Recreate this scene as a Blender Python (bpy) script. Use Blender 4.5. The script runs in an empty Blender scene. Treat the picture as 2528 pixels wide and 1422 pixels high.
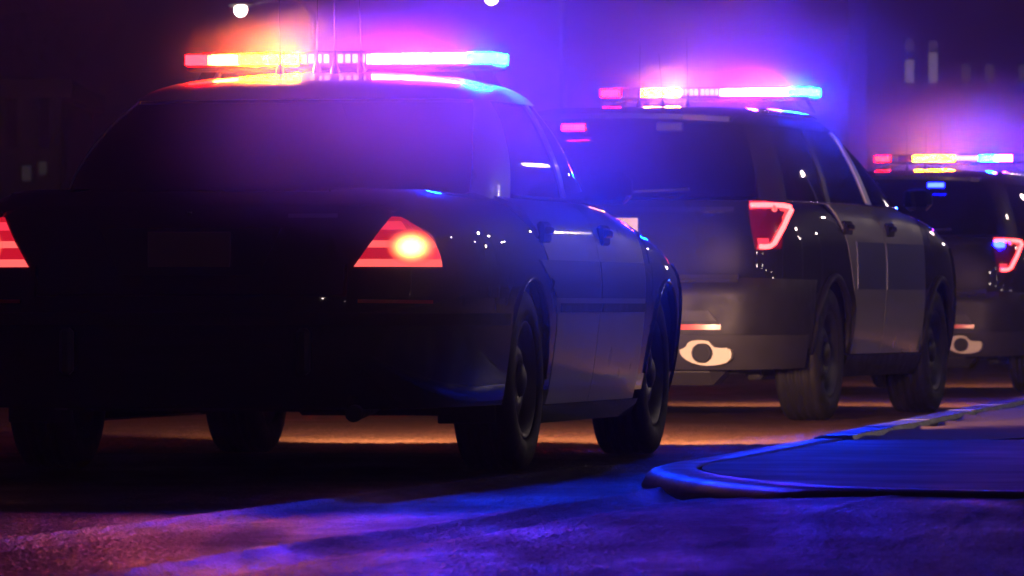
import bpy, math, random
import numpy as np
from mathutils import Vector

random.seed(7)
PI = math.pi
S = bpy.context.scene
C = S.collection

# ------------------------------------------------------------------ camera
cam_d = bpy.data.cameras.new('camera')
cam = bpy.data.objects.new('camera', cam_d)
C.objects.link(cam)
cam.location = (0, 0, 0.62)
cam.rotation_euler = (PI / 2 + 0.00282, 0, 0)
cam_d.sensor_width = 36
cam_d.lens = 236.96
cam_d.clip_start = 0.5
cam_d.clip_end = 2000
cam_d.dof.use_dof = True
cam_d.dof.focus_distance = 23.0
cam_d.dof.aperture_fstop = 15.0
S.camera = cam

# ------------------------------------------------------------------ night sky
W = bpy.data.worlds.new('World')
S.world = W
W.use_nodes = True
bg = W.node_tree.nodes['Background']
bg.inputs['Color'].default_value = (0.30, 0.10, 0.60, 1)
bg.inputs['Strength'].default_value = 0.004

S.view_settings.view_transform = 'Standard'
S.view_settings.look = 'None'
S.view_settings.exposure = 0.0
S.view_settings.gamma = 1.0
S.cycles.use_denoising = True
S.cycles.max_bounces = 8
S.cycles.diffuse_bounces = 3
S.cycles.glossy_bounces = 4
S.cycles.transmission_bounces = 4
S.cycles.transparent_max_bounces = 12
S.cycles.volume_bounces = 0
S.cycles.sample_clamp_indirect = 4.0
S.cycles.sample_clamp_direct = 0.0
S.cycles.caustics_reflective = False
S.cycles.caustics_refractive = False
S.cycles.use_light_tree = True
S.cycles.use_adaptive_sampling = True
S.cycles.adaptive_threshold = 0.03
S.cycles.volume_step_rate = 2.0

HAZE_DENSITY = 0.0012
HALO_DENSITY = 0.11

# ------------------------------------------------------------------ materials
def nodes_of(name):
    m = bpy.data.materials.new(name)
    m.use_nodes = True
    return m, m.node_tree.nodes, m.node_tree.links

def mat(name, col, rough=0.5, metal=0.0, coat=0.0, coat_rough=0.04, vary=0.0, scale=6.0, bump=0.0, bscale=80.0, spec=0.5):
    m, n, l = nodes_of(name)
    b = n['Principled BSDF']
    b.inputs['Base Color'].default_value = (*col, 1)
    b.inputs['Roughness'].default_value = rough
    b.inputs['Metallic'].default_value = metal
    b.inputs['Coat Weight'].default_value = coat
    b.inputs['Coat Roughness'].default_value = coat_rough
    b.inputs['Coat IOR'].default_value = 1.75
    b.inputs['Specular IOR Level'].default_value = spec
    tc = n.new('ShaderNodeTexCoord')
    if vary > 0:
        nz = n.new('ShaderNodeTexNoise'); nz.inputs['Scale'].default_value = scale; nz.inputs['Detail'].default_value = 6
        l.new(tc.outputs['Object'], nz.inputs['Vector'])
        mr = n.new('ShaderNodeMapRange')
        mr.inputs['To Min'].default_value = max(0.02, rough - vary); mr.inputs['To Max'].default_value = rough + vary
        mr.inputs['From Min'].default_value = 0.3; mr.inputs['From Max'].default_value = 0.7
        l.new(nz.outputs['Fac'], mr.inputs['Value']); l.new(mr.outputs['Result'], b.inputs['Roughness'])
        mx = n.new('ShaderNodeMix'); mx.data_type = 'RGBA'
        mx.inputs['A'].default_value = (*[c * 0.75 for c in col], 1); mx.inputs['B'].default_value = (*[c * 1.2 for c in col], 1)
        l.new(nz.outputs['Fac'], mx.inputs['Factor']); l.new(mx.outputs['Result'], b.inputs['Base Color'])
    if bump > 0:
        nz2 = n.new('ShaderNodeTexNoise'); nz2.inputs['Scale'].default_value = bscale; nz2.inputs['Detail'].default_value = 4
        l.new(tc.outputs['Object'], nz2.inputs['Vector'])
        bp = n.new('ShaderNodeBump'); bp.inputs['Strength'].default_value = bump; bp.inputs['Distance'].default_value = 0.01
        l.new(nz2.outputs['Fac'], bp.inputs['Height']); l.new(bp.outputs['Normal'], b.inputs['Normal'])
    return m

def em(name, col, strength, base=(0.1, 0.02, 0.02), sample=True):
    m, n, l = nodes_of(name)
    b = n['Principled BSDF']
    b.inputs['Base Color'].default_value = (*base, 1)
    b.inputs['Roughness'].default_value = 0.25
    b.inputs['Emission Color'].default_value = (*col, 1)
    b.inputs['Emission Strength'].default_value = strength
    return m

def glass_mat(name, tint):
    m, n, l = nodes_of(name)
    n.remove(n['Principled BSDF'])
    tr = n.new('ShaderNodeBsdfTransparent'); tr.inputs['Color'].default_value = (*tint, 1)
    gl = n.new('ShaderNodeBsdfGlossy'); gl.inputs['Roughness'].default_value = 0.03
    fr = n.new('ShaderNodeFresnel'); fr.inputs['IOR'].default_value = 1.5
    mx = n.new('ShaderNodeMixShader')
    l.new(fr.outputs['Fac'], mx.inputs['Fac']); l.new(tr.outputs['BSDF'], mx.inputs[1]); l.new(gl.outputs['BSDF'], mx.inputs[2])
    l.new(mx.outputs['Shader'], n['Material Output'].inputs['Surface'])
    return m

M = {}
M['black'] = mat('black_paint', (0.006, 0.006, 0.008), 0.4, 0, 1.0, 0.02, vary=0.06, scale=3, bump=0.10, bscale=11, spec=0.1)
M['bumper'] = mat('bumper_paint', (0.006, 0.006, 0.008), 0.4, 0, 1.0, 0.04, vary=0.06, scale=3, bump=0.08, bscale=9, spec=0.1)
M['white'] = mat('white_paint', (0.62, 0.62, 0.64), 0.35, 0, 0.7, 0.05, vary=0.08, scale=4)
M['greywhite'] = mat('grey_white_paint', (0.26, 0.26, 0.28), 0.35, 0, 0.8, 0.04, vary=0.08, scale=4)
M['stripe'] = mat('stripe_vinyl', (0.05, 0.06, 0.18), 0.4, 0, 0.4)
M['plastic'] = mat('dark_plastic', (0.012, 0.011, 0.013), 0.5, vary=0.1, scale=12, bump=0.1, bscale=300, spec=0.25)
M['grey_plastic'] = mat('grey_plastic', (0.03, 0.028, 0.032), 0.48, vary=0.1, scale=8, bump=0.1, bscale=300, spec=0.25)
M['rubber'] = mat('rubber', (0.011, 0.010, 0.011), 0.62, vary=0.1, scale=20, bump=0.2, bscale=120, spec=0.25)
M['steel'] = mat('wheel_steel', (0.022, 0.022, 0.024), 0.45, 0.3, vary=0.1, scale=20)
M['chrome'] = mat('chrome', (0.75, 0.75, 0.75), 0.08, 1.0)
M['exhaust'] = mat('pale_exhaust_shield', (0.48, 0.42, 0.34), 0.5, 0.1, vary=0.1, scale=15)
M['dark'] = mat('underbody', (0.010, 0.010, 0.011), 0.8, vary=0.1, scale=6)
M['seat'] = mat('seat_fabric', (0.025, 0.022, 0.03), 0.85, vary=0.1, scale=30)
M['plate'] = mat('number_plate', (0.55, 0.5, 0.42), 0.45, vary=0.1, scale=30)
M['plate_dark'] = mat('dull_number_plate', (0.22, 0.13, 0.10), 0.6, vary=0.2, scale=12)
M['plate_ink'] = mat('plate_ink', (0.03, 0.03, 0.06), 0.5)
M['refl_red'] = mat('red_reflector', (0.65, 0.02, 0.02), 0.25, coat=0.6)
M['lens_red'] = mat('red_lens', (0.10, 0.003, 0.008), 0.15, coat=1)
M['lens_clear'] = mat('clear_lens', (0.25, 0.24, 0.26), 0.12, coat=1)
M['glass'] = glass_mat('tinted_glass', (0.10, 0.10, 0.12))
M['concrete'] = mat('kerb_concrete', (0.10, 0.095, 0.09), 0.42, vary=0.12, scale=3, bump=0.2, bscale=60)
M['infill'] = mat('island_infill', (0.07, 0.065, 0.06), 0.6, vary=0.14, scale=2, bump=0.3, bscale=40, spec=0.3)
M['pole'] = mat('galvanised_steel', (0.12, 0.12, 0.13), 0.5, 0.6, vary=0.1)
M['render_wall'] = mat('building_render', (0.18, 0.16, 0.17), 0.85, vary=0.1, scale=0.3)
M['soil'] = mat('median_soil', (0.20, 0.11, 0.065), 0.9, vary=0.08, scale=4, bump=0.8, bscale=18)

# lit lenses of the warning lamps
K = 1.0
M['l_red'] = em('lit_red', (1.0, 0.0004, 0.0007), 480 * K)
M['l_redhot'] = em('lit_red_hot', (1.0, 0.06, 0.006), 460 * K)
M['l_orange'] = em('lit_orange', (1.0, 0.18, 0.0003), 1100 * K)
M['l_amber'] = em('lit_amber', (1.0, 0.26, 0.0004), 1100 * K)
M['l_led'] = em('lit_amber_led', (1.0, 0.42, 0.06), 3.4)
M['l_pink'] = em('lit_magenta', (0.55, 0.03, 1.0), 300 * K)
M['l_violet'] = em('lit_violet', (0.17, 0.008, 1.0), 2200 * K)
M['l_blue'] = em('lit_blue', (0.00018, 0.03, 1.0), 4000 * K)
M['l_tail'] = em('lit_tail_band', (1.0, 0.12, 0.11), 1.35)
M['l_taildim'] = em('lit_tail_dim', (1.0, 0.012, 0.04), 0.58)
M['l_tailmid'] = em('lit_tail_mid', (1.0, 0.04, 0.08), 1.1)
M['l_tailmid2'] = em('lit_tail_glow', (1.0, 0.07, 0.06), 2.0)
M['l_bulbout'] = em('lit_bulb_outer', (1.0, 0.14, 0.05), 2.6)
M['l_bulbmid'] = em('lit_bulb_mid', (1.0, 0.33, 0.06), 3.6)
M['l_bulb'] = em('lit_tail_bulb', (1.0, 0.62, 0.16), 9)
M['l_pipe'] = em('lit_light_pipe', (1.0, 0.05, 0.05), 11)
M['l_head'] = em('lit_headlamp', (1.0, 0.72, 0.45), 8)
M['l_street'] = em('lit_street_lamp', (1.0, 0.80, 0.62), 60)
M['l_glintlamp'] = em('lit_added_lamp', (1.0, 0.76, 0.68), 95)
M['l_window'] = em('lit_window', (0.75, 0.55, 0.75), 0.15)
M['l_windowfaint'] = em('faint_window', (0.7, 0.62, 0.66), 0.022)
M['l_windowdim'] = em('dim_window', (0.7, 0.55, 0.75), 0.035)

# ------------------------------------------------------------------ mesh helpers
class MB:
    def __init__(s): s.v = []; s.f = []; s.sm = []
    def add(s, vs, fs, smooth=True):
        o = len(s.v); s.v += [tuple(p) for p in vs]
        s.f += [tuple(o + i for i in f) for f in fs]; s.sm += [smooth] * len(fs)
        return s
    def box(s, c, d, rz=0, bev=0.0):
        hx, hy, hz = d[0] / 2, d[1] / 2, d[2] / 2
        if bev <= 0:
            vs = [Vector((x * hx, y * hy, z * hz)) for x in (-1, 1) for y in (-1, 1) for z in (-1, 1)]
            fs = [(0, 1, 3, 2), (4, 6, 7, 5), (0, 4, 5, 1), (2, 3, 7, 6), (0, 2, 6, 4), (1, 5, 7, 3)]
        else:
            vs = []; b = bev
            idx = {}
            for x in (-1, 1):
                for y in (-1, 1):
                    for z in (-1, 1):
                        for k, q in enumerate(((hx, hy - b, hz - b), (hx - b, hy, hz - b), (hx - b, hy - b, hz))):
                            idx[x, y, z, k] = len(vs); vs.append(Vector((x * q[0], y * q[1], z * q[2])))
            fs = []
            for sg in (-1, 1):
                fs.append([idx[sg, y, z, 0] for y, z in ((-1, -1), (1, -1), (1, 1), (-1, 1))][::sg])
                fs.append([idx[x, sg, z, 1] for x, z in ((-1, -1), (-1, 1), (1, 1), (1, -1))][::sg])
                fs.append([idx[x, y, sg, 2] for x, y in ((-1, -1), (1, -1), (1, 1), (-1, 1))][::sg])
            for a in (-1, 1):
                for c2 in (-1, 1):
                    fs.append([idx[a, c2, -1, 0], idx[a, c2, 1, 0], idx[a, c2, 1, 1], idx[a, c2, -1, 1]][::(-a * c2)])
                    fs.append([idx[a, -1, c2, 0], idx[a, 1, c2, 0], idx[a, 1, c2, 2], idx[a, -1, c2, 2]][::(a * c2)])
                    fs.append([idx[-1, a, c2, 1], idx[1, a, c2, 1], idx[1, a, c2, 2], idx[-1, a, c2, 2]][::(-a * c2)])
                    for d2 in (-1, 1):
                        fs.append([idx[a, c2, d2, 0], idx[a, c2, d2, 1], idx[a, c2, d2, 2]][::(a * c2 * d2)])
        cz, sz = math.cos(rz), math.sin(rz)
        vs = [Vector((p.x * cz - p.y * sz + c[0], p.x * sz + p.y * cz + c[1], p.z + c[2])) for p in vs]
        return s.add(vs, fs, False)
    def tube(s, pts, r, n=8, cap=True):
        pts = [Vector(p) for p in pts]
        rs = r if isinstance(r, (list, tuple)) else [r] * len(pts)
        vs = []
        for i, p in enumerate(pts):
            t = (pts[min(i + 1, len(pts) - 1)] - pts[max(i - 1, 0)]).normalized()
            up = Vector((0, 0, 1)) if abs(t.z) < 0.9 else Vector((1, 0, 0))
            a = t.cross(up).normalized(); b = t.cross(a)
            for k in range(n):
                an = 2 * PI * k / n
                vs.append(p + (a * math.cos(an) + b * math.sin(an)) * rs[i])
        fs = []
        for i in range(len(pts) - 1):
            for k in range(n):
                fs.append((i * n + k, i * n + (k + 1) % n, (i + 1) * n + (k + 1) % n, (i + 1) * n + k))
        s.add(vs, fs, True)
        if cap:
            o = len(s.v) - len(vs)
            s.f.append(tuple(o + k for k in range(n))[::-1]); s.sm.append(False)
            s.f.append(tuple(o + (len(pts) - 1) * n + k for k in range(n))); s.sm.append(False)
        return s
    def lathe_x(s, prof, c=(0, 0, 0), n=40):
        """prof: list of (radius, x); axis along x."""
        vs = []
        for r, x in prof:
            for k in range(n):
                a = 2 * PI * k / n
                vs.append((c[0] + x, c[1] + r * math.cos(a), c[2] + r * math.sin(a)))
        fs = []
        for i in range(len(prof) - 1):
            for k in range(n):
                fs.append((i * n + k, i * n + (k + 1) % n, (i + 1) * n + (k + 1) % n, (i + 1) * n + k))
        return s.add(vs, fs, True)
    def lathe_z(s, prof, c=(0, 0, 0), n=16):
        vs = []
        for r, z in prof:
            for k in range(n):
                a = 2 * PI * k / n
                vs.append((c[0] + r * math.cos(a), c[1] + r * math.sin(a), c[2] + z))
        fs = []
        for i in range(len(prof) - 1):
            for k in range(n):
                fs.append((i * n + k, i * n + (k + 1) % n, (i + 1) * n + (k + 1) % n, (i + 1) * n + k))
        return s.add(vs, fs, True)
    def prism(s, poly, depth_vec):
        """poly: list of 3D points, extruded by depth_vec."""
        n = len(poly); d = Vector(depth_vec)
        vs = [Vector(p) for p in poly] + [Vector(p) + d for p in poly]
        fs = [tuple(range(n))[::-1], tuple(range(n, 2 * n))] + [(i, (i + 1) % n, n + (i + 1) % n, n + i) for i in range(n)]
        return s.add(vs, fs, False)
    def sheet(s, g, thick, ref, off=0.0):
        """closed panel from a grid of points, oriented away from ref."""
        nu, nv = len(g), len(g[0])
        N = [[None] * nv for _ in range(nu)]
        acc = 0
        for i in range(nu):
            for j in range(nv):
                du = g[min(i + 1, nu - 1)][j] - g[max(i - 1, 0)][j]
                dv = g[i][min(j + 1, nv - 1)] - g[i][max(j - 1, 0)]
                nn = du.cross(dv)
                N[i][j] = nn.normalized() if nn.length > 1e-9 else None
        for i in range(nu):
            for j in range(nv):
                if N[i][j] is None: N[i][j] = N[i][min(j + 1, nv - 1)] or Vector((0, 0, 1))
                acc += N[i][j].dot(g[i][j] - ref)
        sg = 1 if acc > 0 else -1
        A = [[g[i][j] + N[i][j] * (sg * off) for j in range(nv)] for i in range(nu)]
        B = [[A[i][j] - N[i][j] * (sg * thick) for j in range(nv)] for i in range(nu)]
        fl = lambda T: [T[i][j] for i in range(nu) for j in range(nv)]
        q = [(i * nv + j, (i + 1) * nv + j, (i + 1) * nv + j + 1, i * nv + j + 1) for i in range(nu - 1) for j in range(nv - 1)]
        s.add(fl(A), q if sg > 0 else [f[::-1] for f in q], True)
        if thick > 0:
            s.add(fl(B), [f[::-1] for f in q] if sg > 0 else q, True)
            loop = [(i, 0) for i in range(nu)] + [(nu - 1, j) for j in range(1, nv)] + [(i, nv - 1) for i in range(nu - 2, -1, -1)] + [(0, j) for j in range(nv - 2, 0, -1)]
            vs = [A[i][j] for i, j in loop] + [B[i][j] for i, j in loop]; n = len(loop)
            fs = [(k, n + k, n + (k + 1) % n, (k + 1) % n) for k in range(n)]
            s.add(vs, fs if sg > 0 else [f[::-1] for f in fs], False)
        return s
    def build(s, name, m, parent=None):
        me = bpy.data.meshes.new(name)
        me.from_pydata(s.v, [], s.f)
        me.polygons.foreach_set('use_smooth', s.sm)
        me.materials.append(M[m] if isinstance(m, str) else m)
        me.update()
        o = bpy.data.objects.new(name, me)
        C.objects.link(o)
        if parent: o.parent = parent
        return o

def tag(o, label=None, cat=None, group=None, kind=None):
    if label: o['label'] = label
    if cat: o['category'] = cat
    if group: o['group'] = group
    if kind: o['kind'] = kind
    return o

def empty(name, loc, rz=0):
    o = bpy.data.objects.new(name, None); C.objects.link(o)
    o.location = loc; o.rotation_euler = (0, 0, rz); o.empty_display_size = 0.3
    return o

def sstep(a, b, x):
    t = np.clip((x - a) / (b - a), 0, 1); return t * t * (3 - 2 * t)

# ------------------------------------------------------------------ ground
YAW = math.radians(11.5)
def ground_z(X, Y):
    """gentle camber, resurfacing seams that follow the road, a rise towards the island, a dip far ahead."""
    X = np.asarray(X, float); Y = np.asarray(Y, float)
    u = X * math.cos(YAW) - Y * math.sin(YAW); v = X * math.sin(YAW) + Y * math.cos(YAW)
    z = 0.0 * u
    wob = 0.02 * np.sin(v * 0.9) + 0.01 * np.sin(v * 2.3 + 1)
    def ridge(c, w, hgt):
        d = (u + wob - c) / w
        return hgt * np.exp(-d * d)
    near = 1 - sstep(24.0, 27.0, v)
    z = z + near * (ridge(-4.83, 0.035, 0.017) - ridge(-4.70, 0.05, 0.010))
    z = z + near * (ridge(-3.95, 0.045, 0.020) - ridge(-3.80, 0.06, 0.012))
    z = z + near * (ridge(-3.50, 0.03, 0.004) + ridge(-2.95, 0.03, 0.004) + ridge(-2.5, 0.03, 0.003))
    z = z + 0.048 * sstep(-4.1, -2.8, u) * sstep(16.5, 19.5, v) * (1 - sstep(27, 30, v))
    z = z - 0.06 * sstep(42, 50, v)
    z = z + 0.0012 * np.sin(X * 3.1 + Y * 0.7) * np.sin(Y * 1.3 - X * 0.9)
    return z

def axis(lo, hi, step, out_lo, out_hi, g=1.22):
    a = list(np.arange(lo, hi, step)); s = step; x = lo; pre = []
    while x > out_lo: s *= g; x -= s; pre.append(x)
    s = step; x = a[-1]; post = []
    while x < out_hi: s *= g; x += s; post.append(x)
    return np.array(pre[::-1] + a + post)

def asphalt_mat():
    m, n, l = nodes_of('wet_asphalt')
    b = n['Principled BSDF']
    tc = n.new('ShaderNodeTexCoord')
    def noise(scale, detail=5, rough=0.6, sx=1, rot=0):
        mp = n.new('ShaderNodeMapping'); mp.inputs['Scale'].default_value = (sx, 1, 1); mp.inputs['Rotation'].default_value = (0, 0, rot)
        l.new(tc.outputs['Object'], mp.inputs['Vector'])
        t = n.new('ShaderNodeTexNoise'); t.inputs['Scale'].default_value = scale; t.inputs['Detail'].default_value = detail; t.inputs['Roughness'].default_value = rough
        l.new(mp.outputs['Vector'], t.inputs['Vector']); return t
    big = noise(0.9, 6)
    streak = noise(0.5, 5, 0.6, 7.0, YAW)
    grit = noise(95, 3, 0.7)
    vor = n.new('ShaderNodeTexVoronoi'); vor.inputs['Scale'].default_value = 70
    l.new(tc.outputs['Object'], vor.inputs['Vector'])
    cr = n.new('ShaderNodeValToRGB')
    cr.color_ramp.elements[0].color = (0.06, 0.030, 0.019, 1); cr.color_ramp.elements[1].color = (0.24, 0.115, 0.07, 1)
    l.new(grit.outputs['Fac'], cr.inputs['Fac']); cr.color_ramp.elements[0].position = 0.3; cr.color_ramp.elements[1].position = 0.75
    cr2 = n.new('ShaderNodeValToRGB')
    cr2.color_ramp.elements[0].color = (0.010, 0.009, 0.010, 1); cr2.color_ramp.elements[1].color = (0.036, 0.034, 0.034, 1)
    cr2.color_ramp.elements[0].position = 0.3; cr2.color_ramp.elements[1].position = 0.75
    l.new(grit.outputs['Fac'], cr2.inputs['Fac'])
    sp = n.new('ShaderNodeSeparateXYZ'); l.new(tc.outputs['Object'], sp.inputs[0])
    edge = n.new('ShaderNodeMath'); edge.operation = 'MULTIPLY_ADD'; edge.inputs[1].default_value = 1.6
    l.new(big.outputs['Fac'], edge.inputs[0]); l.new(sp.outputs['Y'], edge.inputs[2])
    warm_mask = n.new('ShaderNodeMapRange'); warm_mask.inputs['From Min'].default_value = 29.2; warm_mask.inputs['From Max'].default_value = 29.5
    l.new(edge.outputs[0], warm_mask.inputs['Value'])
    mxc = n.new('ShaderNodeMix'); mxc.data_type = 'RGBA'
    l.new(warm_mask.outputs['Result'], mxc.inputs['Factor']); l.new(cr2.outputs['Color'], mxc.inputs['A']); l.new(cr.outputs['Color'], mxc.inputs['B'])  # browner, paler surface past the sedan, with warm lamp light put into the colour
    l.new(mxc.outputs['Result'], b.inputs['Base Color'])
    ad = n.new('ShaderNodeMath'); ad.operation = 'ADD'
    l.new(big.outputs['Fac'], ad.inputs[0]); l.new(streak.outputs['Fac'], ad.inputs[1])
    mr = n.new('ShaderNodeMapRange'); mr.inputs['From Min'].default_value = 0.75; mr.inputs['From Max'].default_value = 1.25
    mr.inputs['To Min'].default_value = 0.33; mr.inputs['To Max'].default_value = 0.62; b.inputs['Specular IOR Level'].default_value = 0.11
    l.new(ad.outputs[0], mr.inputs['Value']); l.new(mr.outputs['Result'], b.inputs['Roughness'])
    mul = n.new('ShaderNodeMath'); mul.operation = 'MULTIPLY_ADD'; mul.inputs[1].default_value = 0.6
    l.new(vor.outputs['Distance'], mul.inputs[0]); l.new(grit.outputs['Fac'], mul.inputs[2])
    mid = noise(24, 3, 0.6)
    ad2 = n.new('ShaderNodeMath'); ad2.operation = 'MULTIPLY_ADD'; ad2.inputs[1].default_value = 0.5
    l.new(mid.outputs['Fac'], ad2.inputs[0]); l.new(mul.outputs[0], ad2.inputs[2])
    bp = n.new('ShaderNodeBump'); bp.inputs['Strength'].default_value = 0.7; bp.inputs['Distance'].default_value = 0.014
    l.new(ad2.outputs[0], bp.inputs['Height']); l.new(bp.outputs['Normal'], b.inputs['Normal'])
    return m
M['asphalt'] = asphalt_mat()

def build_ground():
    xs = axis(-2.6, 2.6, 0.0095, -140, 140, 1.12); ys = axis(14.2, 33.5, 0.034, -45, 335, 1.12)
    X, Y = np.meshgrid(xs, ys)
    Z = ground_z(X, Y)
    rng = np.random.default_rng(3)
    grit = rng.random(Z.shape) ** 5
    Z = Z + (0.0036 + 0.0055 * sstep(28, 29.5, Y)) * grit * ((X > -2.7) & (X < 2.7) & (Y > 14) & (Y < 35))
    nx, ny = len(xs), len(ys)
    co = np.stack([X, Y, Z], -1).reshape(-1, 3)
    i = np.arange(nx - 1)[None, :] + np.arange(ny - 1)[:, None] * nx
    q = np.stack([i, i + 1, i + 1 + nx, i + nx], -1).reshape(-1, 4)
    me = bpy.data.meshes.new('road')
    me.vertices.add(len(co)); me.vertices.foreach_set('co', co.ravel())
    me.loops.add(q.size); me.loops.foreach_set('vertex_index', q.ravel())
    me.polygons.add(len(q)); me.polygons.foreach_set('loop_start', np.arange(0, q.size, 4)); me.polygons.foreach_set('loop_total', np.full(len(q), 4))
    me.polygons.foreach_set('use_smooth', np.ones(len(q), bool))
    me.update(); me.validate()
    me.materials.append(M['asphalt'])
    o = bpy.data.objects.new('road', me); C.objects.link(o)
    tag(o, 'wet dark asphalt road under the police cars', kind='structure')
build_ground()

def build_island():
    root = empty('traffic_island', (0.6, 24, 0))
    tag(root, 'low rounded concrete traffic island in the right foreground', kind='structure')
    off = Vector((-0.6, -24, 0))
    ctl = [(9.0, 18.7), (5, 19.3), (2.6, 19.8), (1.55, 20.1), (0.98, 20.6), (0.74, 21.1), (0.58, 21.8), (0.49, 22.6), (0.47, 23.3), (0.53, 24.0), (0.65, 24.7), (0.93, 26.5), (1.22, 28.3)]
    pts = []
    for i in range(len(ctl) - 1):
        p0 = Vector(ctl[max(i - 1, 0)]); p1 = Vector(ctl[i]); p2 = Vector(ctl[i + 1]); p3 = Vector(ctl[min(i + 2, len(ctl) - 1)])
        for k in range(6):
            t = k / 6
            pts.append(0.5 * ((2 * p1) + (p2 - p0) * t + (2 * p0 - 5 * p1 + 4 * p2 - p3) * t * t + (-p0 + 3 * p1 - 3 * p2 + p3) * t ** 3))
    pts.append(Vector(ctl[-1]))
    def inset(d):
        r = []
        for i, p in enumerate(pts):
            t = (pts[min(i + 1, len(pts) - 1)] - pts[max(i - 1, 0)]).normalized()
            r.append(p + Vector((t.y, -t.x)) * d)
        return r
    TOP = 0.068
    prof = [(-0.035, -0.06), (-0.02, 0.015), (-0.008, 0.040), (0.012, 0.058), (0.045, 0.0665), (0.10, TOP), (0.165, TOP - 0.001), (0.172, TOP - 0.008)]
    rings = [[Vector((p.x, p.y, z)) + off for p in inset(d)] for d, z in prof]
    n = len(pts)
    kb = MB()
    vs = [p for r in rings for p in r]
    kb.add(vs, [(i * n + j, i * n + j + 1, (i + 1) * n + j + 1, (i + 1) * n + j)[::-1] for i in range(len(prof) - 1) for j in range(n - 1)], True)
    kb.build('kerb_edge', 'concrete', root)
    inn = inset(0.185)
    sl = MB()
    ring = [Vector((p.x, p.y, TOP - 0.004)) + off for p in inn] + [Vector((9.0, 28.3, TOP - 0.004)) + off]
    ring2 = [Vector((p.x, p.y, -0.06)) for p in ring]
    sl.add(ring + ring2, [tuple(range(len(ring)))[::-1]] + [(i, (i + 1) % len(ring), len(ring) + (i + 1) % len(ring), len(ring) + i) for i in range(len(ring))], False)
    sl.build('infill_slab', 'infill', root)
    # kerb stones that carry on along the median
    a = Vector((1.24, 28.34)); b = Vector((2.52, 37.3)); c = Vector((4.0, 47.5))
    line = []; L1 = (b - a).length; L2 = (c - b).length
    s = 0.0
    def at(s): return a + (b - a) * (s / L1) if s < L1 else b + (c - b) * ((s - L1) / L2)
    while s + 1.0 < L1 + L2:
        p, q = at(s + 0.006), at(s + 0.994)
        t = (q - p).normalized(); nr = Vector((t.y, -t.x))
        kb = MB(); pr = [(0, -0.12), (0.01, 0.05), (0.03, 0.072), (0.06, 0.082), (0.19, 0.082), (0.2, 0.06), (0.2, -0.12)]
        dz = random.uniform(-0.003, 0.003)
        g0 = [Vector((p.x + nr.x * d, p.y + nr.y * d, z + dz)) + off for d, z in pr]; g1 = [Vector((q.x + nr.x * d, q.y + nr.y * d, z + dz)) + off for d, z in pr]
        m = len(pr)
        kb.add(g0 + g1, [(k, k + 1, m + k + 1, m + k)[::-1] for k in range(m - 1)] + [tuple(range(m))[::-1], tuple(range(m, 2 * m))], False)
        kb.build('kerb_stone', 'concrete', root)
        s += 1.0
    # bare soil of the median behind the nose
    so = MB(); rows = []
    for i in range(60):
        s = i / 59 * (L1 + L2 - 0.5); p = at(s)
        row = []
        for k in range(40):
            x = p.x + 0.21 + (k / 39) ** 1.6 * 14
            y = p.y - 0.0
            row.append(Vector((x, y, 0.055 + 0.014 * math.sin(x * 5 + y) * math.sin(y * 3.1 - x * 2) + 0.01 * random.random() - (0.05 * sstep(42, 47, y)))) + off)
        rows.append(row)
    so.sheet(rows, 0.0, Vector((5, 12, -50)))
    tag(so.build('soil_bed', 'soil', root), kind=None)
build_island()

# ------------------------------------------------------------------ car bodies as superelliptic shells
class Shell:
    def __init__(s, lv): s.lv = lv; s.z = [l[0] for l in lv]
    def par(s, z):
        lv = s.lv
        if z <= lv[0][0]: return lv[0][1:]
        if z >= lv[-1][0]: return lv[-1][1:]
        i = 0
        while lv[i + 1][0] < z: i += 1
        a, b = lv[i], lv[i + 1]; t = (z - a[0]) / (b[0] - a[0]); h = b[0] - a[0]
        out = []
        for k in range(1, 5):
            def tan(j):
                if j == 0: return (lv[1][k] - lv[0][k]) / (lv[1][0] - lv[0][0])
                if j == len(lv) - 1: return (lv[-1][k] - lv[-2][k]) / (lv[-1][0] - lv[-2][0])
                d0 = (lv[j][k] - lv[j - 1][k]) / (lv[j][0] - lv[j - 1][0]); d1 = (lv[j + 1][k] - lv[j][k]) / (lv[j + 1][0] - lv[j][0])
                return 0 if d0 * d1 <= 0 else 2 * d0 * d1 / (d0 + d1)
            m0, m1 = tan(i) * h, tan(i + 1) * h
            out.append((2 * t**3 - 3 * t**2 + 1) * a[k] + (t**3 - 2 * t**2 + t) * m0 + (-2 * t**3 + 3 * t**2) * b[k] + (t**3 - t**2) * m1)
        return out
    def q(s, al, z):
        a, yr, yf, n = s.par(z); c = (yr + yf) / 2; b = (yf - yr) / 2
        sn, cs = math.sin(al), math.cos(al)
        r = (abs(sn) ** n + abs(cs) ** n) ** (-1 / n)
        return Vector((a * r * sn, c - b * r * cs, z))
    def ax(s, x, z):
        a, yr, yf, n = s.par(z); r = min(abs(x) / a, 0.9995)
        return math.copysign(math.atan2(r, (1 - r ** n) ** (1 / n)), x)
    def ay(s, y, z, side=1):
        a, yr, yf, n = s.par(z); c = (yr + yf) / 2; b = (yf - yr) / 2
        r = max(-0.9995, min(0.9995, (c - y) / b))
        return side * math.atan2((1 - abs(r) ** n) ** (1 / n), r)
    def patch(s, f, nu, nv, name, m, parent, thick=0.02, off=0.0, ref=Vector((0, 1.2, 0.7))):
        g = []
        for i in range(nu + 1):
            row = []
            for j in range(nv + 1):
                al, z = f(i / nu, j / nv); row.append(s.q(al, z))
            g.append(row)
        return MB().sheet(g, thick, ref, off).build(name, m, parent)

def lerp(a, b, t): return a + (b - a) * t
def arch(y, yc, R, zc, low):
    d = abs(y - yc)
    return max(low, zc + math.sqrt(R * R - d * d)) if d < R else low

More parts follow.
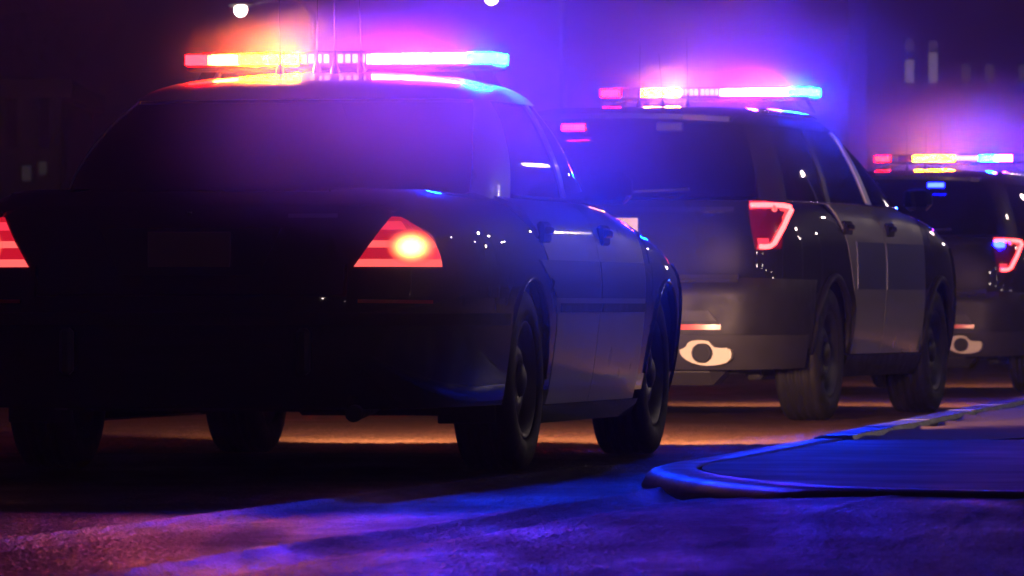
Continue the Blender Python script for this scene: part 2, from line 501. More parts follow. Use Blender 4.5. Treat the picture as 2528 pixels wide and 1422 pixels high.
def wheel(parent, x, y, R, w, side, rimr, name='wheel', style='steel'):
    """wheel > tyre, rim, hub_cap: named parts of one car."""
    t = MB(); hw = w / 2
    prof = [(rimr, -hw * 0.82), (rimr + 0.012, -hw * 0.96), (rimr + 0.05, -hw * 1.02), (R - 0.05, -hw * 1.0), (R - 0.018, -hw * 0.93), (R - 0.004, -hw * 0.80)]
    for gx in (-0.5, -0.17, 0.17, 0.5):
        prof += [(R - 0.001, hw * (gx - 0.09)), (R - 0.012, hw * (gx - 0.06)), (R - 0.012, hw * (gx + 0.06)), (R - 0.001, hw * (gx + 0.09))]
    prof += [(R - 0.004, hw * 0.80), (R - 0.018, hw * 0.93), (R - 0.05, hw * 1.0), (rimr + 0.05, hw * 1.02), (rimr + 0.012, hw * 0.96), (rimr, hw * 0.82), (rimr, -hw * 0.82)]
    t.lathe_x(prof, (x, y, R), 56)
    wo = t.build(name, 'rubber', parent)
    s = side
    d = MB()
    d.lathe_x([(rimr, s * hw * 0.9), (rimr - 0.012, s * hw * 0.92), (rimr - 0.03, s * hw * 0.55), (rimr * 0.72, s * hw * 0.42), (rimr * 0.55, s * hw * 0.66), (rimr * 0.36, s * hw * 0.72), (rimr * 0.30, s * hw * 0.6), (0.0, s * hw * 0.6)], (x, y, R), 48)
    d.lathe_x([(rimr, -s * hw * 0.8), (rimr - 0.02, -s * hw * 0.7), (rimr - 0.03, s * hw * 0.5)], (x, y, R), 48)
    d.build('rim', 'steel', wo)
    h = MB(); h.lathe_x([(rimr * 0.30, s * hw * 0.72), (rimr * 0.27, s * hw * 0.82), (rimr * 0.16, s * hw * 0.90), (0.0, s * hw * 0.92)], (x, y, R), 24)
    h.build('hub_cap', 'steel', wo)
    for k in range(8):
        a = 2 * PI * k / 8
        hb = MB(); cy, cz = y + math.cos(a) * rimr * 0.72, R + math.sin(a) * rimr * 0.72
        hb.lathe_x([(0.026, s * hw * 0.47), (0.022, s * hw * 0.475), (0.0, s * hw * 0.475)], (x, cy, cz), 10)
        hb.build('vent_hole', 'dark', wo)
    return wo

def whip(parent, x, y, z, h, lean=0.0, r=0.0013, base=0.018):
    a = MB()
    a.lathe_z([(base, 0), (base, 0.012), (base * 0.6, 0.03), (base * 0.3, 0.05), (0.006, 0.09), (0.0, 0.09)], (x, y, z), 12)
    a.tube([(x, y, z + 0.03), (x + lean * 0.4, y - 0.01, z + h * 0.5), (x + lean, y - 0.03, z + h)], [r * 1.6, r * 1.2, r], 6)
    return a.build('antenna', 'steel', parent)

def light_bar(parent, y, z, half, slots, amber):
    """light_bar > base tray, end feet, lamp modules (each a sub-part)."""
    b = MB()
    b.box((0, y, z + 0.012), (half * 2 - 0.03, 0.27, 0.024), bev=0.008)
    bo = b.build('light_bar', 'plastic', parent)
    MB().box((0, y + 0.02, z + 0.075), (half * 2 - 0.10, 0.10, 0.012), bev=0.004).build('top_spine', 'plastic', bo)
    for sx in (-1, 1):
        MB().prism([(sx * (half - 0.10), y - 0.05, z - 0.035), (sx * (half - 0.02), y - 0.05, z - 0.075), (sx * (half - 0.02), y - 0.05, z - 0.065), (sx * (half - 0.06), y - 0.05, z + 0.004), (sx * (half - 0.12), y - 0.05, z + 0.004)], (0, 0.10, 0)).build('mounting_foot', 'chrome', bo)
    zc = z + 0.047; hz = 0.046
    for x0, x1, m in slots:
        end = min(abs(x0), abs(x1)) > half - 0.16
        q = MB()
        taper = 0.05 if max(abs(x0), abs(x1)) > half - 0.03 else 0.0
        sg = 1 if x0 > 0 else -1
        xi, xo = (x0 + 0.004, x1 - 0.004)
        if taper and sg > 0: poly = [(xi, y - 0.13), (xo - 0.03, y - 0.125), (xo, y - 0.07), (xo, y + 0.07), (xo - 0.03, y + 0.12), (xi, y + 0.13)]
        elif taper: poly = [(xo, y - 0.13), (xo, y + 0.13), (xi + 0.03, y + 0.12), (xi, y + 0.07), (xi, y - 0.07), (xi + 0.03, y - 0.125)]
        else: poly = [(xi, y - 0.13), (xo, y - 0.13), (xo, y + 0.13), (xi, y + 0.13)]
        lit = m.startswith('l_')
        if lit:
            # clear outer lens with the burning reflector strip behind it
            xm0, xm1 = min(xi, xo) + 0.002, max(xi, xo) - 0.002
            e = MB().box(((xm0 + xm1) / 2, y, zc - 0.001), (xm1 - xm0, 0.235, hz * 0.86))
            e.build('lamp_module', m, bo)
        else:
            q.prism([(px, py, zc - hz / 2) for px, py in poly], (0, 0, hz)).build('lamp_module', m, bo)
    for x, m in amber:
        MB().box((x, y - 0.133, zc), (0.021, 0.008, 0.034), bev=0.003).build('amber_led', m, bo)
    return bo

def interior(parent, belt, zroof, yrear, w):
    for sx in (-1, 1):
        MB().box((sx * w * 0.45, yrear + 1.35, belt - 0.05), (0.50, 0.16, 0.62), bev=0.05).build('front_seat', 'seat', parent)
        MB().box((sx * w * 0.45, yrear + 1.33, belt + 0.34), (0.26, 0.10, 0.17), bev=0.035).build('headrest', 'seat', parent)
    MB().box((0, yrear + 0.42, belt - 0.12), (w * 1.7, 0.2, 0.40), bev=0.06).build('rear_seat', 'seat', parent)
    MB().box((0, yrear + 0.15, belt - 0.05), (w * 1.7, 0.36, 0.03), bev=0.01).build('parcel_shelf', 'seat', parent)
    g = MB()
    for k in range(9): g.tube([(-w * 0.75 + k * w * 1.5 / 8, yrear + 0.95, belt), (-w * 0.7 + k * w * 1.4 / 8, yrear + 0.99, zroof - 0.12)], 0.007, 5)
    g.tube([(-w * 0.78, yrear + 0.95, belt), (w * 0.78, yrear + 0.95, belt)], 0.015, 6)
    g.tube([(-w * 0.72, yrear + 0.99, zroof - 0.12), (w * 0.72, yrear + 0.99, zroof - 0.12)], 0.015, 6)
    g.build('partition_cage', 'plastic', parent)

def headlamps(parent, y, z, x, power, aim=-0.06):
    for sx in (-1, 1):
        h = MB().box((sx * x, y, z), (0.26, 0.08, 0.12), bev=0.02).build('headlamp', 'lens_clear', parent)
        MB().box((sx * x, y + 0.043, z), (0.16, 0.006, 0.09), bev=0.0).build('headlamp_lens', 'l_head', h)
        ld = bpy.data.lights.new('headlamp_beam', 'SPOT'); ld.energy = power; ld.color = (1.0, 0.55, 0.30)
        ld.spot_size = math.radians(84); ld.spot_blend = 1.0; ld.shadow_soft_size = 0.05
        lo = bpy.data.objects.new('headlamp_beam', ld); C.objects.link(lo); lo.parent = h
        lo.location = (sx * x, y + 0.07, z)
        lo.rotation_euler = (PI / 2 + aim, 0, 0)

def cap(sh, z, rise, name, m, parent, rings=7, n=64, yclip=None):
    """domed lid over the top outline of a shell."""
    a, yr, yf, nn = sh.par(z); cy = (yr + yf) / 2
    g = []
    for i in range(rings + 1):
        k = 1 - i / rings
        row = []
        for j in range(n + 1):
            p = sh.q(-PI + 2 * PI * j / n, z)
            row.append(Vector((p.x * k, cy + (p.y - cy) * k, z + rise * (1 - k * k))))
        g.append(row)
    b = MB(); vs = [p for r in g for p in r]; w = n + 1
    b.add(vs, [(i * w + j, i * w + j + 1, (i + 1) * w + j + 1, (i + 1) * w + j) for i in range(rings) for j in range(n)], True)
    return b.build(name, m, parent)

def inner_core(sh, zs, k, name, parent, m='dark'):
    g = []
    for z in zs:
        a, yr, yf, n = sh.par(z); cy = (yr + yf) / 2
        row = []
        for j in range(49):
            p = sh.q(-PI + 2 * PI * j / 48, z); row.append(Vector((p.x * k, cy + (p.y - cy) * 0.95, z)))
        g.append(row)
    b = MB(); w = 49; vs = [p for r in g for p in r]
    b.add(vs, [(i * w + j, i * w + j + 1, (i + 1) * w + j + 1, (i + 1) * w + j) for i in range(len(zs) - 1) for j in range(48)] + [tuple(range(48))[::-1], tuple(range((len(zs) - 1) * w, (len(zs) - 1) * w + 48))], False)
    return b.build(name, m, parent)

# ------------------------------------------------------------------ the sedan
def bulb_mat(name, c):
    '''filament seen through the lens: hot in the middle, fading out to the red band behind it.'''
    m, n, l = nodes_of(name); n.remove(n['Principled BSDF'])
    tc = n.new('ShaderNodeTexCoord'); mp = n.new('ShaderNodeMapping')
    mp.vector_type = 'TEXTURE'; mp.inputs['Location'].default_value = c; mp.inputs['Scale'].default_value = (.10, .30, .082)
    l.new(tc.outputs['Object'], mp.inputs['Vector'])
    ln = n.new('ShaderNodeVectorMath'); ln.operation = 'LENGTH'; l.new(mp.outputs['Vector'], ln.inputs[0])
    cr = n.new('ShaderNodeValToRGB'); e = cr.color_ramp.elements
    e[0].position = 0.0; e[0].color = (1, .80, .35, 1); e[1].position = 1.0; e[1].color = (1, .03, .05, 1)
    for p, c2 in ((.30, (1, .62, .16, 1)), (.5, (1, .26, .07, 1)), (.75, (1, .09, .06, 1))):
        q = e.new(p); q.color = c2
    l.new(ln.outputs['Value'], cr.inputs['Fac'])
    st = n.new('ShaderNodeMapRange'); st.interpolation_type = 'SMOOTHSTEP'; st.inputs['From Min'].default_value = 1.0; st.inputs['From Max'].default_value = 0.1
    st.inputs['To Min'].default_value = 0.7; st.inputs['To Max'].default_value = 7.0; l.new(ln.outputs['Value'], st.inputs['Value'])
    emn = n.new('ShaderNodeEmission'); l.new(cr.outputs['Color'], emn.inputs['Color']); l.new(st.outputs['Result'], emn.inputs['Strength'])
    fa = n.new('ShaderNodeMapRange'); fa.interpolation_type = 'SMOOTHSTEP'; fa.inputs['From Min'].default_value = 1.0; fa.inputs['From Max'].default_value = 0.35; l.new(ln.outputs['Value'], fa.inputs['Value'])
    tr = n.new('ShaderNodeBsdfTransparent'); mx = n.new('ShaderNodeMixShader')
    l.new(fa.outputs['Result'], mx.inputs['Fac']); l.new(tr.outputs['BSDF'], mx.inputs[1]); l.new(emn.outputs['Emission'], mx.inputs[2])
    l.new(mx.outputs['Shader'], n['Material Output'].inputs['Surface'])
    return m

def build_sedan(loc, yaw):
    R0 = empty('police_sedan', loc, -yaw)
    tag(R0, 'black and white police sedan with long light bar, nearest the camera', 'police car')
    B = Shell([(.16, .90, -1.22, 3.80, 7), (.25, .945, -1.33, 3.92, 6), (.45, .98, -1.37, 4.0, 6), (.62, .997, -1.37, 4.0, 6), (.72, 1.0, -1.355, 3.95, 6),
               (.85, .985, -1.34, 3.6, 6), (.95, .955, -1.315, 3.0, 5.6), (1.0, .92, -1.285, 2.7, 5.5), (1.035, .865, -1.235, 2.45, 5.5), (1.05, .82, -1.19, 2.36, 5.5)])
    G = Shell([(1.03, .855, -.42, 2.40, 5.5), (1.15, .835, -.24, 2.18, 5.5), (1.30, .785, .04, 1.95, 5.5), (1.40, .735, .28, 1.78, 5), (1.455, .69, .44, 1.68, 5), (1.49, .63, .58, 1.60, 4.5), (1.518, .52, .76, 1.5, 4)])
    rw, fw, AR = 0.0, 2.91, 0.385
    TR = 0.345
    inner_core(B, (.24, .3, .6, .9, 1.02), 0.74, 'chassis', R0)
    for s in (-1, 1):
        # quarter panel, from the lamp round to the rear door
        def qp(u, v):
            al0 = B.ax(0.58, .8)
            door = lerp(0.50, 0.02, max(0, min(1, (v - 0.35) / 0.65)) ** 1.5)
            zt = 1.05
            al1 = B.ay(door, .8)
            al = lerp(al0, al1, u ** 0.85)
            y = B.q(al, .6).y
            zb = arch(y, rw, AR, TR, 0.30)
            return s * al, lerp(zb, zt, v)
        B.patch(qp, 72, 26, 'quarter_panel', 'black', R0, 0.02)
        def rdoor(u, v):
            z = lerp(.245, 1.05, v)
            y0 = lerp(0.50, 0.035, max(0, min(1, (v - 0.35) / 0.65)) ** 1.5) + 0.008
            y1 = 1.36
            return B.ay(lerp(y0, y1, u), z, s), z
        d = B.patch(rdoor, 18, 20, 'rear_door', 'white', R0, 0.025, 0.002)
        def fdoor(u, v):
            z = lerp(.245, 1.05, v); return B.ay(lerp(1.368, 2.36 if v > .5 else 2.36, u), z, s), z
        d2 = B.patch(fdoor, 18, 20, 'front_door', 'white', R0, 0.025, 0.002)
        for dd, y0, y1 in ((d, 0.16, 1.35), (d2, 1.38, 2.34)):
            def st(u, v):
                z = lerp(.655, .80, v); return B.ay(lerp(y0 + .3 * (1 - v) * (y0 < 1), y1, u), z, s), z
            B.patch(st, 14, 4, 'door_stripe', 'stripe', dd, 0.003, 0.005)
            def mould(u, v):
                z = lerp(.60, .635, v); return B.ay(lerp(y0 + (.36 if y0 < 1 else 0), y1, u), z, s), z
            B.patch(mould, 14, 3, 'side_moulding', 'plastic', dd, 0.004, 0.012)
            hy = y0 + 0.16
            p = B.q(B.ay(hy, .90, s), .90)
            MB().box((p.x + s * 0.004, hy, .905), (0.03, 0.17, 0.085), bev=0.012).build('handle_recess', 'plastic', dd)
            MB().box((p.x + s * 0.026, hy, .912), (0.014, 0.13, 0.03), bev=0.006).build('door_handle', 'black', dd)
        def fender(u, v):
            y = lerp(2.368, 3.93, u)
            zt = lerp(1.03, .80, u)
            zb = arch(y, fw, AR, TR, .28)
            z = lerp(zb, zt, v); return B.ay(y, z, s), z
        B.patch(fender, 50, 16, 'front_fender', 'black', R0, 0.02)
        def rock(u, v):
            z = lerp(.17, .242, v); return B.ay(lerp(.42, 2.50, u), z, s), z
        B.patch(rock, 10, 3, 'rocker_panel', 'black', R0, 0.02, 0.0)
        for yc in (rw, fw):
            pts = []
            for k in range(25):
                a = PI * k / 24; y = yc + math.cos(a) * AR; z = TR + math.sin(a) * AR
                pts.append(B.q(B.ay(y, z, s), z) + Vector((s * 0.002, 0, 0)))
            MB().tube(pts, 0.008, 6).build('wheel_arch_lip', 'black', R0)
            lin = MB(); g = []
            for k in range(17):
                a = PI * k / 16
                g.append([Vector((s * x, yc + math.cos(a) * (AR + .01), TR + math.sin(a) * (AR + .01))) for x in (.60, .95)])
            lin.sheet(g, 0.0, Vector((s * .8, yc, TR))); lin.build('wheel_well', 'dark', R0)
        wheel(R0, s * .862, rw, TR, .235, s, .222)
        wheel(R0, s * .830, fw, TR, .235, s, .222)
        # tail lamp
        def lampf(z0, z1, off, inner, outer):
            def f(u, v):
                z = lerp(z0, z1, v)
                k = (z - .765) / (.965 - .765)
                xi = lerp(.605, .735, k)
                a0 = B.ax(xi, z)
                a1 = lerp(B.ay(-1.10, z), B.ay(-1.235, z), max(0, k) ** 2.2)
                a0, a1 = lerp(a0, a1, inner), lerp(a0, a1, outer)
                return s * lerp(a0, a1, u), z
            return f
        tl = B.patch(lampf(.757, .975, 0, -.05, 1.04), 22, 14, 'tail_lamp', 'lens_red', R0, 0.02, 0.004)
        lit = [(.765, .792, 'l_tail', 0, 1), (.794, .832, 'l_taildim', 0, .55), (.834, .858, 'l_tail', 0, .62), (.860, .895, 'l_taildim', 0, .55), (.897, .925, 'l_tailmid', 0, .62), (.925, .972, 'l_taildim', -.03, 1.02),
               (.794, .832, 'l_tailmid', .80, 1), (.834, .858, 'l_tail', .83, 1), (.860, .923, 'l_taildim', .83, 1)]
        B.patch(lampf(.765, .972, 0, 0, 1), 16, 12, 'lens_band', 'l_taildim', tl, 0.004, 0.0075)
        for z0, z1, m, i0, i1 in lit:
            B.patch(lampf(z0, z1, 0, i0, i1), 10, 3, 'lens_band', m, tl, 0.006, 0.012)
        def ell(cu, cz, ru, rz):
            def f(u, v):
                a = 2 * PI * u; z = cz + rz * v * math.sin(a); k = (cz - .765) / .2
                a0 = B.ax(lerp(.605, .735, k), z); a1 = lerp(B.ay(-1.10, z), B.ay(-1.235, z), max(0, k) ** 2.2)
                return s * lerp(a0, a1, cu + ru * v * math.cos(a)), z
            return f
        bc = B.q(ell(.66, .838, 0, 0)(0, 0)[0], .838)
        B.patch(ell(.62, .842, .38, .075), 32, 5, 'brake_bulb', bulb_mat('lit_brake_bulb_%d' % s, bc), tl, 0.0, .0150)
        # windows and pillars
        def win(ya, yb, za, zb):
            def f(u, v):
                z = lerp(za, zb, v)
                return s * lerp(ya(z), yb(z), u), z
            return f
        aC = lambda z: G.ax(.925 * G.par(z)[0], z)
        yC = lambda z: lerp(0.28, 0.62, (z - 1.03) / .42)
        aS0 = lambda z: G.ay(yC(z), z)
        aB0 = lambda z: G.ay(lerp(1.33, 1.20, (z - 1.03) / .42), z)
        aB1 = lambda z: G.ay(lerp(1.41, 1.27, (z - 1.03) / .42), z)
        aA0 = lambda z: G.ay(G.par(z)[2] - lerp(.30, .18, (z - 1.03) / .42), z)
        aA1 = lambda z: G.ay(G.par(z)[2] - lerp(.16, .07, (z - 1.03) / .42), z)
        ZB, ZT = 1.045, 1.425
        G.patch(win(aC, aS0, 1.03, ZT), 12, 14, 'rear_pillar', 'white', R0, 0.03, 0.002)
        G.patch(win(aS0, aB0, ZB, ZT), 12, 12, 'rear_side_window', 'glass', R0, 0.005, -0.006)
        G.patch(win(aB0, aB1, ZB, ZT), 4, 12, 'centre_pillar', 'white', R0, 0.03, 0.003)
        G.patch(win(aB1, aA0, ZB, ZT), 12, 12, 'front_side_window', 'glass', R0, 0.005, -0.006)
        G.patch(win(aA0, aA1, 1.03, ZT), 4, 12, 'front_pillar', 'white', R0, 0.03, 0.003)
        tb = [G.q(s * lerp(aS0(ZB), aA0(ZB), k / 20), ZB) + Vector((s * .006, 0, 0)) for k in range(21)]
        MB().tube(tb, 0.009, 6).build('window_trim', 'plastic', R0)
        # mirror
        mo = MB().box((s * .955, 1.76, 1.10), (0.20, 0.11, 0.13), bev=0.035).build('door_mirror', 'black', R0)
        MB().box((s * .955, 1.703, 1.10), (0.16, 0.006, 0.10)).build('mirror_glass', 'glass', mo)
        MB().tube([(s * .82, 1.80, 1.06), (s * .90, 1.77, 1.08)], 0.022, 6).build('mirror_arm', 'black', mo)
    # centre pieces
    G.patch(lambda u, v: (lambda z: (lerp(-1, 1, u) * G.ax(.922 * G.par(z)[0], z), z))(lerp(1.04, 1.425, v)), 30, 16, 'rear_window', 'glass', R0, 0.006, -0.004)
    G.patch(lambda u, v: (lambda z: (PI + lerp(-1, 1, u) * (PI - G.ay(G.par(z)[2] - lerp(.155, .065, (z - 1.03) / .42), z)), z))(lerp(1.04, 1.425, v)), 24, 12, 'windscreen', 'glass', R0, 0.006, -0.004)
    ro = G.patch(lambda u, v: (lerp(-PI, PI, u), lerp(1.42, 1.518, v)), 90, 8, 'roof', 'white', R0, 0.0, 0.004)
    cap(G, 1.518, 0.036, 'roof_skin', 'white', ro)
    g = [G.q(lerp(-1, 1, k / 30) * G.ax(.92 * G.par(1.042)[0], 1.042), 1.042) + Vector((0, -.01, .003)) for k in range(31)]
    MB().tube(g, 0.010, 6).build('rear_window_seal', 'plastic', R0)
    MB().box((0, .02, 1.085), (.30, .06, .045), bev=0.012).build('high_brake_lamp', 'lens_red', R0)
    # deck and boot lid
    cap(B, 1.05, 0.018, 'deck', 'black', R0)
    tl = B.patch(lambda u, v: (lambda z: (B.ax(lerp(-1, 1, u) * lerp(.57, .705, max(0, (z - .765) / .2)) , z), z))(lerp(.665, 1.035, v)), 30, 20, 'boot_lid', 'black', R0, 0.02, 0.004)
    def trap(u, v):
        z = lerp(.735, .905, v); w = lerp(.26, .34, v); return B.ax(lerp(-1, 1, u) * w, z), z
    B.patch(trap, 12, 6, 'plate_recess', 'plastic', tl, 0.004, 0.006)
    MB().box((0, -1.352, .815), (.31, .008, .155), bev=0.003).build('number_plate', 'plate_dark', tl)
    def crease(u, v):
        z = lerp(.985, 1.0, v); return B.ax(lerp(-1, 1, u) * .70, z), z
    B.patch(crease, 20, 2, 'boot_crease', 'black', tl, 0.004, 0.010)
    MB().lathe_z([(.0, 0), (.011, 0), (.013, .004), (.013, .01)], (.0, -1.345, .955), 12).build('boot_lock', 'chrome', tl)
    B.patch(lambda u, v: (lambda z: (B.ax(lerp(.36, .54, u), z), z))(lerp(.94, .955, v)), 6, 2, 'boot_badge', 'chrome', tl, 0.002, 0.007)
    # bumper
    bu = B.patch(lambda u, v: (lerp(-1, 1, u) * B.ay(-.43, .5), lerp(.262, .655, v)), 70, 14, 'rear_bumper', 'bumper', R0, 0.03, 0.028)
    B.patch(lambda u, v: (lerp(-1, 1, u) * B.ay(-.50, .5), lerp(.555, .60, v)), 60, 3, 'bumper_strip', 'plastic', bu, 0.006, 0.038)
    for s in (-1, 1):
        B.patch(lambda u, v: (s * lerp(B.ax(.62, .6), B.ax(.84, .6), u), lerp(.632, .644, v)), 8, 2, 'bumper_reflector', 'refl_red', bu, 0.005, 0.034)
        MB().box((s * .44, -1.42, .46), (.05, .05, .17), bev=0.015).build('bumper_guard', 'grey_plastic', bu)
    MB().tube([(.60, -1.0, .26), (.61, -1.3, .24), (.62, -1.40, .235)], 0.03, 12).build('exhaust_pipe', 'steel', R0)
    MB().box((0, 3.6, .20), (1.5, .3, .1), bev=.03).build('front_valance', 'plastic', R0)
    for s in (-1, 1):
        MB().box((s * .83, -.42, .25), (.22, .012, .13), bev=.004).build('mud_flap', 'rubber', R0)
    MB().tube([(-.72, 0, .34), (.72, 0, .34)], .045, 10).build('rear_axle', 'dark', R0)
    MB().box((0.1, -.75, .33), (.8, .5, .16), bev=.05).build('fuel_tank', 'dark', R0)
    B.patch(lambda u, v: (PI + lerp(-1, 1, u) * (PI - B.ay(3.5, .5)), lerp(.2, .8, v)), 40, 12, 'front_bumper', 'black', R0, 0.03, 0.01)
    B.patch(lambda u, v: (lambda z: (PI + lerp(-1, 1, u) * (PI - B.ay(2.5, z)), z))(lerp(.80, 1.045, v)), 40, 12, 'bonnet', 'black', R0, 0.02, 0.003)
    interior(R0, 1.02, 1.5, -.2, .72)
    headlamps(R0, 3.99, .62, .66, 1800)
    slots = [(-.64, -.535, 'l_red'), (-.53, -.43, 'l_redhot'), (-.425, -.305, 'l_orange'), (-.30, -.175, 'l_amber'),
             (-.17, -.02, 'lens_clear'), (-.015, .115, 'lens_clear'), (.12, .24, 'l_pink'), (.245, .365, 'l_violet'), (.37, .50, 'l_violet'), (.505, .64, 'l_blue')]
    leds = [(-.145 + .031 * k, 'l_led') for k in range(4)] + [(.005 + .030 * k, 'l_led') for k in range(4)]
    light_bar(R0, 1.2, 1.560, .64, slots, leds)
    for x, y, z, h in ((-.22, .98, 1.545, .5), (-.075, 1.0, 1.548, .30), (.03, .86, 1.54, .60), (.11, .98, 1.546, .34)):
        whip(R0, x, y, z, h, random.uniform(-.01, .01))
    return R0

# ------------------------------------------------------------------ the sport utility cars
def build_suv(loc, yaw, label, slots, leds, red_on, blue_on, head, blue_flash=False):
    R0 = empty('police_suv', loc, -yaw)
    tag(R0, label, 'police car')
    B = Shell([(.22, .90, -.92, 3.75, 7), (.32, .95, -1.04, 3.9, 7), (.50, .985, -1.10, 3.95, 7), (.70, 1.0, -1.10, 3.95, 7), (.78, 1.0, -1.05, 3.92, 7),
               (.95, .995, -1.035, 3.8, 7), (1.08, .97, -1.02, 3.4, 6.5), (1.15, .94, -1.0, 2.9, 6), (1.19, .905, -.98, 2.55, 6)])
    G = Shell([(1.17, .91, -.98, 2.6, 6.5), (1.35, .855, -.92, 2.2, 6), (1.52, .785, -.84, 1.80, 5.5), (1.62, .73, -.77, 1.5, 5), (1.67, .67, -.68, 1.35, 5), (1.70, .56, -.52, 1.2, 4.5)])
    rw, fw, AR, TR = 0.0, 2.865, 0.42, 0.365
    inner_core(B, (.26, .4, .7, 1.0, 1.16), 0.73, 'chassis', R0)
    for s in (-1, 1):
        def qp(u, v):
            al0 = B.ax(0.66, .9); al1 = B.ay(lerp(.55, .22, max(0, (v - .3) / .7)), .9)
            al = lerp(al0, al1, u ** .85); y = B.q(al, .6).y
            zb = arch(y, rw, AR, TR, .40)
            return s * al, lerp(zb, 1.19, v)
        B.patch(qp, 64, 22, 'quarter_panel', 'black', R0, 0.02)
        for nm, ya, yb in (('rear_door', .22, 1.33), ('front_door', 1.338, 2.42)):
            def dr(u, v):
                z = lerp(.36, 1.19, v); y0 = ya + (.33 - .33 * max(0, (v - .3) / .7) + .008 if nm == 'rear_door' else 0)
                return B.ay(lerp(y0, yb, u), z, s), z
            dd = B.patch(dr, 16, 16, nm, 'greywhite', R0, 0.025, 0.002)
            p = B.q(B.ay(ya + .18, 1.05, s), 1.05)
            MB().box((p.x + s * .002, ya + .18, 1.055), (.03, .19, .08), bev=.012).build('handle_recess', 'plastic', dd)
            MB().box((p.x + s * .024, ya + .18, 1.06), (.014, .16, .03), bev=.006).build('door_handle', 'black', dd)
            def st(u, v):
                z = lerp(.72, .98, v); return B.ay(lerp(ya + (.36 if nm == 'rear_door' else .02), yb - .02, u), z, s), z
            B.patch(st, 10, 4, 'door_stripe', 'stripe', dd, .003, .005)
        def fender(u, v):
            y = lerp(2.428, 3.88, u); zb = arch(y, fw, AR, TR, .36); z = lerp(zb, lerp(1.16, .95, u), v); return B.ay(y, z, s), z
        B.patch(fender, 44, 14, 'front_fender', 'black', R0, 0.02)
        def rock(u, v):
            z = lerp(.24, .355, v); return B.ay(lerp(.44, 2.46, u), z, s), z
        B.patch(rock, 10, 3, 'rocker_panel', 'plastic', R0, .02, .012)
        for yc in (rw, fw):
            pts = []
            for k in range(25):
                a = PI * k / 24; y = yc + math.cos(a) * AR; z = TR + math.sin(a) * AR
                pts.append(B.q(B.ay(y, z, s), z) + Vector((s * .003, 0, 0)))
            MB().tube(pts, 0.022, 6).build('wheel_arch_trim', 'plastic', R0)
            g = []
            for k in range(17):
                a = PI * k / 16
                g.append([Vector((s * x, yc + math.cos(a) * (AR + .01), TR + math.sin(a) * (AR + .01))) for x in (.60, .95)])
            MB().sheet(g, 0.0, Vector((s * .8, yc, TR))).build('wheel_well', 'dark', R0)
            wheel(R0, s * .855, yc, TR, .25, s, .235)
        # tail lamp: dark red lens, bright hooked light pipe
        def lf(z0, z1, i0, i1):
            def f(u, v):
                z = lerp(z0, z1, v); k = (z - .945) / .27
                a0 = B.ax(lerp(.775, .715, k), z); a1 = lerp(B.ay(-.84, z), B.ay(-.72, z), k)
                return s * lerp(lerp(a0, a1, i0), lerp(a0, a1, i1), u), z
            return f
        tl = B.patch(lf(.93, 1.185, 0, 1), 16, 10, 'tail_lamp', 'lens_red', R0, .02, .010)
        B.patch(lf(1.155, 1.18, .02, .6), 8, 2, 'lens_glow', 'l_tailmid', tl, .004, .014)
        B.patch(lf(.945, .985, .12, .5), 8, 2, 'lens_glow', 'l_tailmid', tl, .004, .014)
        def lp(x, z): return B.q(s * B.ax(x, z), z) + Vector((s * .012, -.022, 0))
        pts = [lp(.735, 1.165), lp(.80, 1.167), lp(.862, 1.165), lp(.885, 1.158), lp(.893, 1.14), lp(.892, 1.10), lp(.886, 1.05), lp(.872, 1.0), lp(.858, .96), lp(.842, .945), lp(.82, .941), lp(.795, .943)]
        MB().tube(pts, [.013] * 2 + [.013] * 10, 8).build('light_pipe', 'l_pipe', tl)
        if blue_flash and s > 0:
            fq = lp(.77, 1.135)
            MB().box((fq.x, fq.y - .012, fq.z), (.085, .02, .05), bev=.006).build('blue_flasher', 'l_winblue', tl)
        mk = B.q(s * B.ay(-.80, 1.145), 1.145)
        MB().box((mk.x + s * .008, mk.y, 1.145), (.03, .05, .045), bev=.012).build('side_marker', 'l_tail', tl)
        # pillars and glass
        def win(fa, fb, za, zb):
            def f(u, v):
                z = lerp(za, zb, v); return s * lerp(fa(z), fb(z), u), z
            return f
        T = lambda z: (z - 1.17) / .45
        aD0 = lambda z: G.ax(.86 * G.par(z)[0], z)
        aD1 = lambda z: G.ay(lerp(-.62, -.45, T(z)), z)
        aC0 = lambda z: G.ay(lerp(.20, .28, T(z)), z); aC1 = lambda z: G.ay(lerp(.32, .36, T(z)), z)
        aB0 = lambda z: G.ay(lerp(1.30, 1.10, T(z)), z); aB1 = lambda z: G.ay(lerp(1.40, 1.18, T(z)), z)
        aA0 = lambda z: G.ay(G.par(z)[2] - lerp(.34, .16, T(z)), z); aA1 = lambda z: G.ay(G.par(z)[2] - lerp(.18, .06, T(z)), z)
        zb, zt = 1.19, 1.605
        G.patch(win(aD0, aD1, 1.175, zt), 12, 12, 'rear_pillar', 'black', R0, .03, .003)
        G.patch(win(aD1, aC0, zb, zt), 8, 10, 'cargo_window', 'glass', R0, .005, -.005)
        G.patch(win(aC0, aC1, zb, zt), 3, 10, 'side_pillar', 'black', R0, .03, .003)
        G.patch(win(aC1, aB0, zb, zt), 10, 10, 'rear_side_window', 'glass', R0, .005, -.005)
        G.patch(win(aB0, aB1, zb, zt), 3, 10, 'centre_pillar', 'white', R0, .03, .003)
        G.patch(win(aB1, aA0, zb, zt), 10, 10, 'front_side_window', 'glass', R0, .005, -.005)
        G.patch(win(aA0, aA1, 1.175, zt), 3, 10, 'front_pillar', 'black', R0, .03, .003)
        pts = [G.q(s * G.ay(lerp(-.35, 1.3, k / 12), 1.665), 1.665) + Vector((0, 0, .02)) for k in range(13)]
        MB().tube(pts, .014, 8).build('roof_rail', 'chrome', R0)
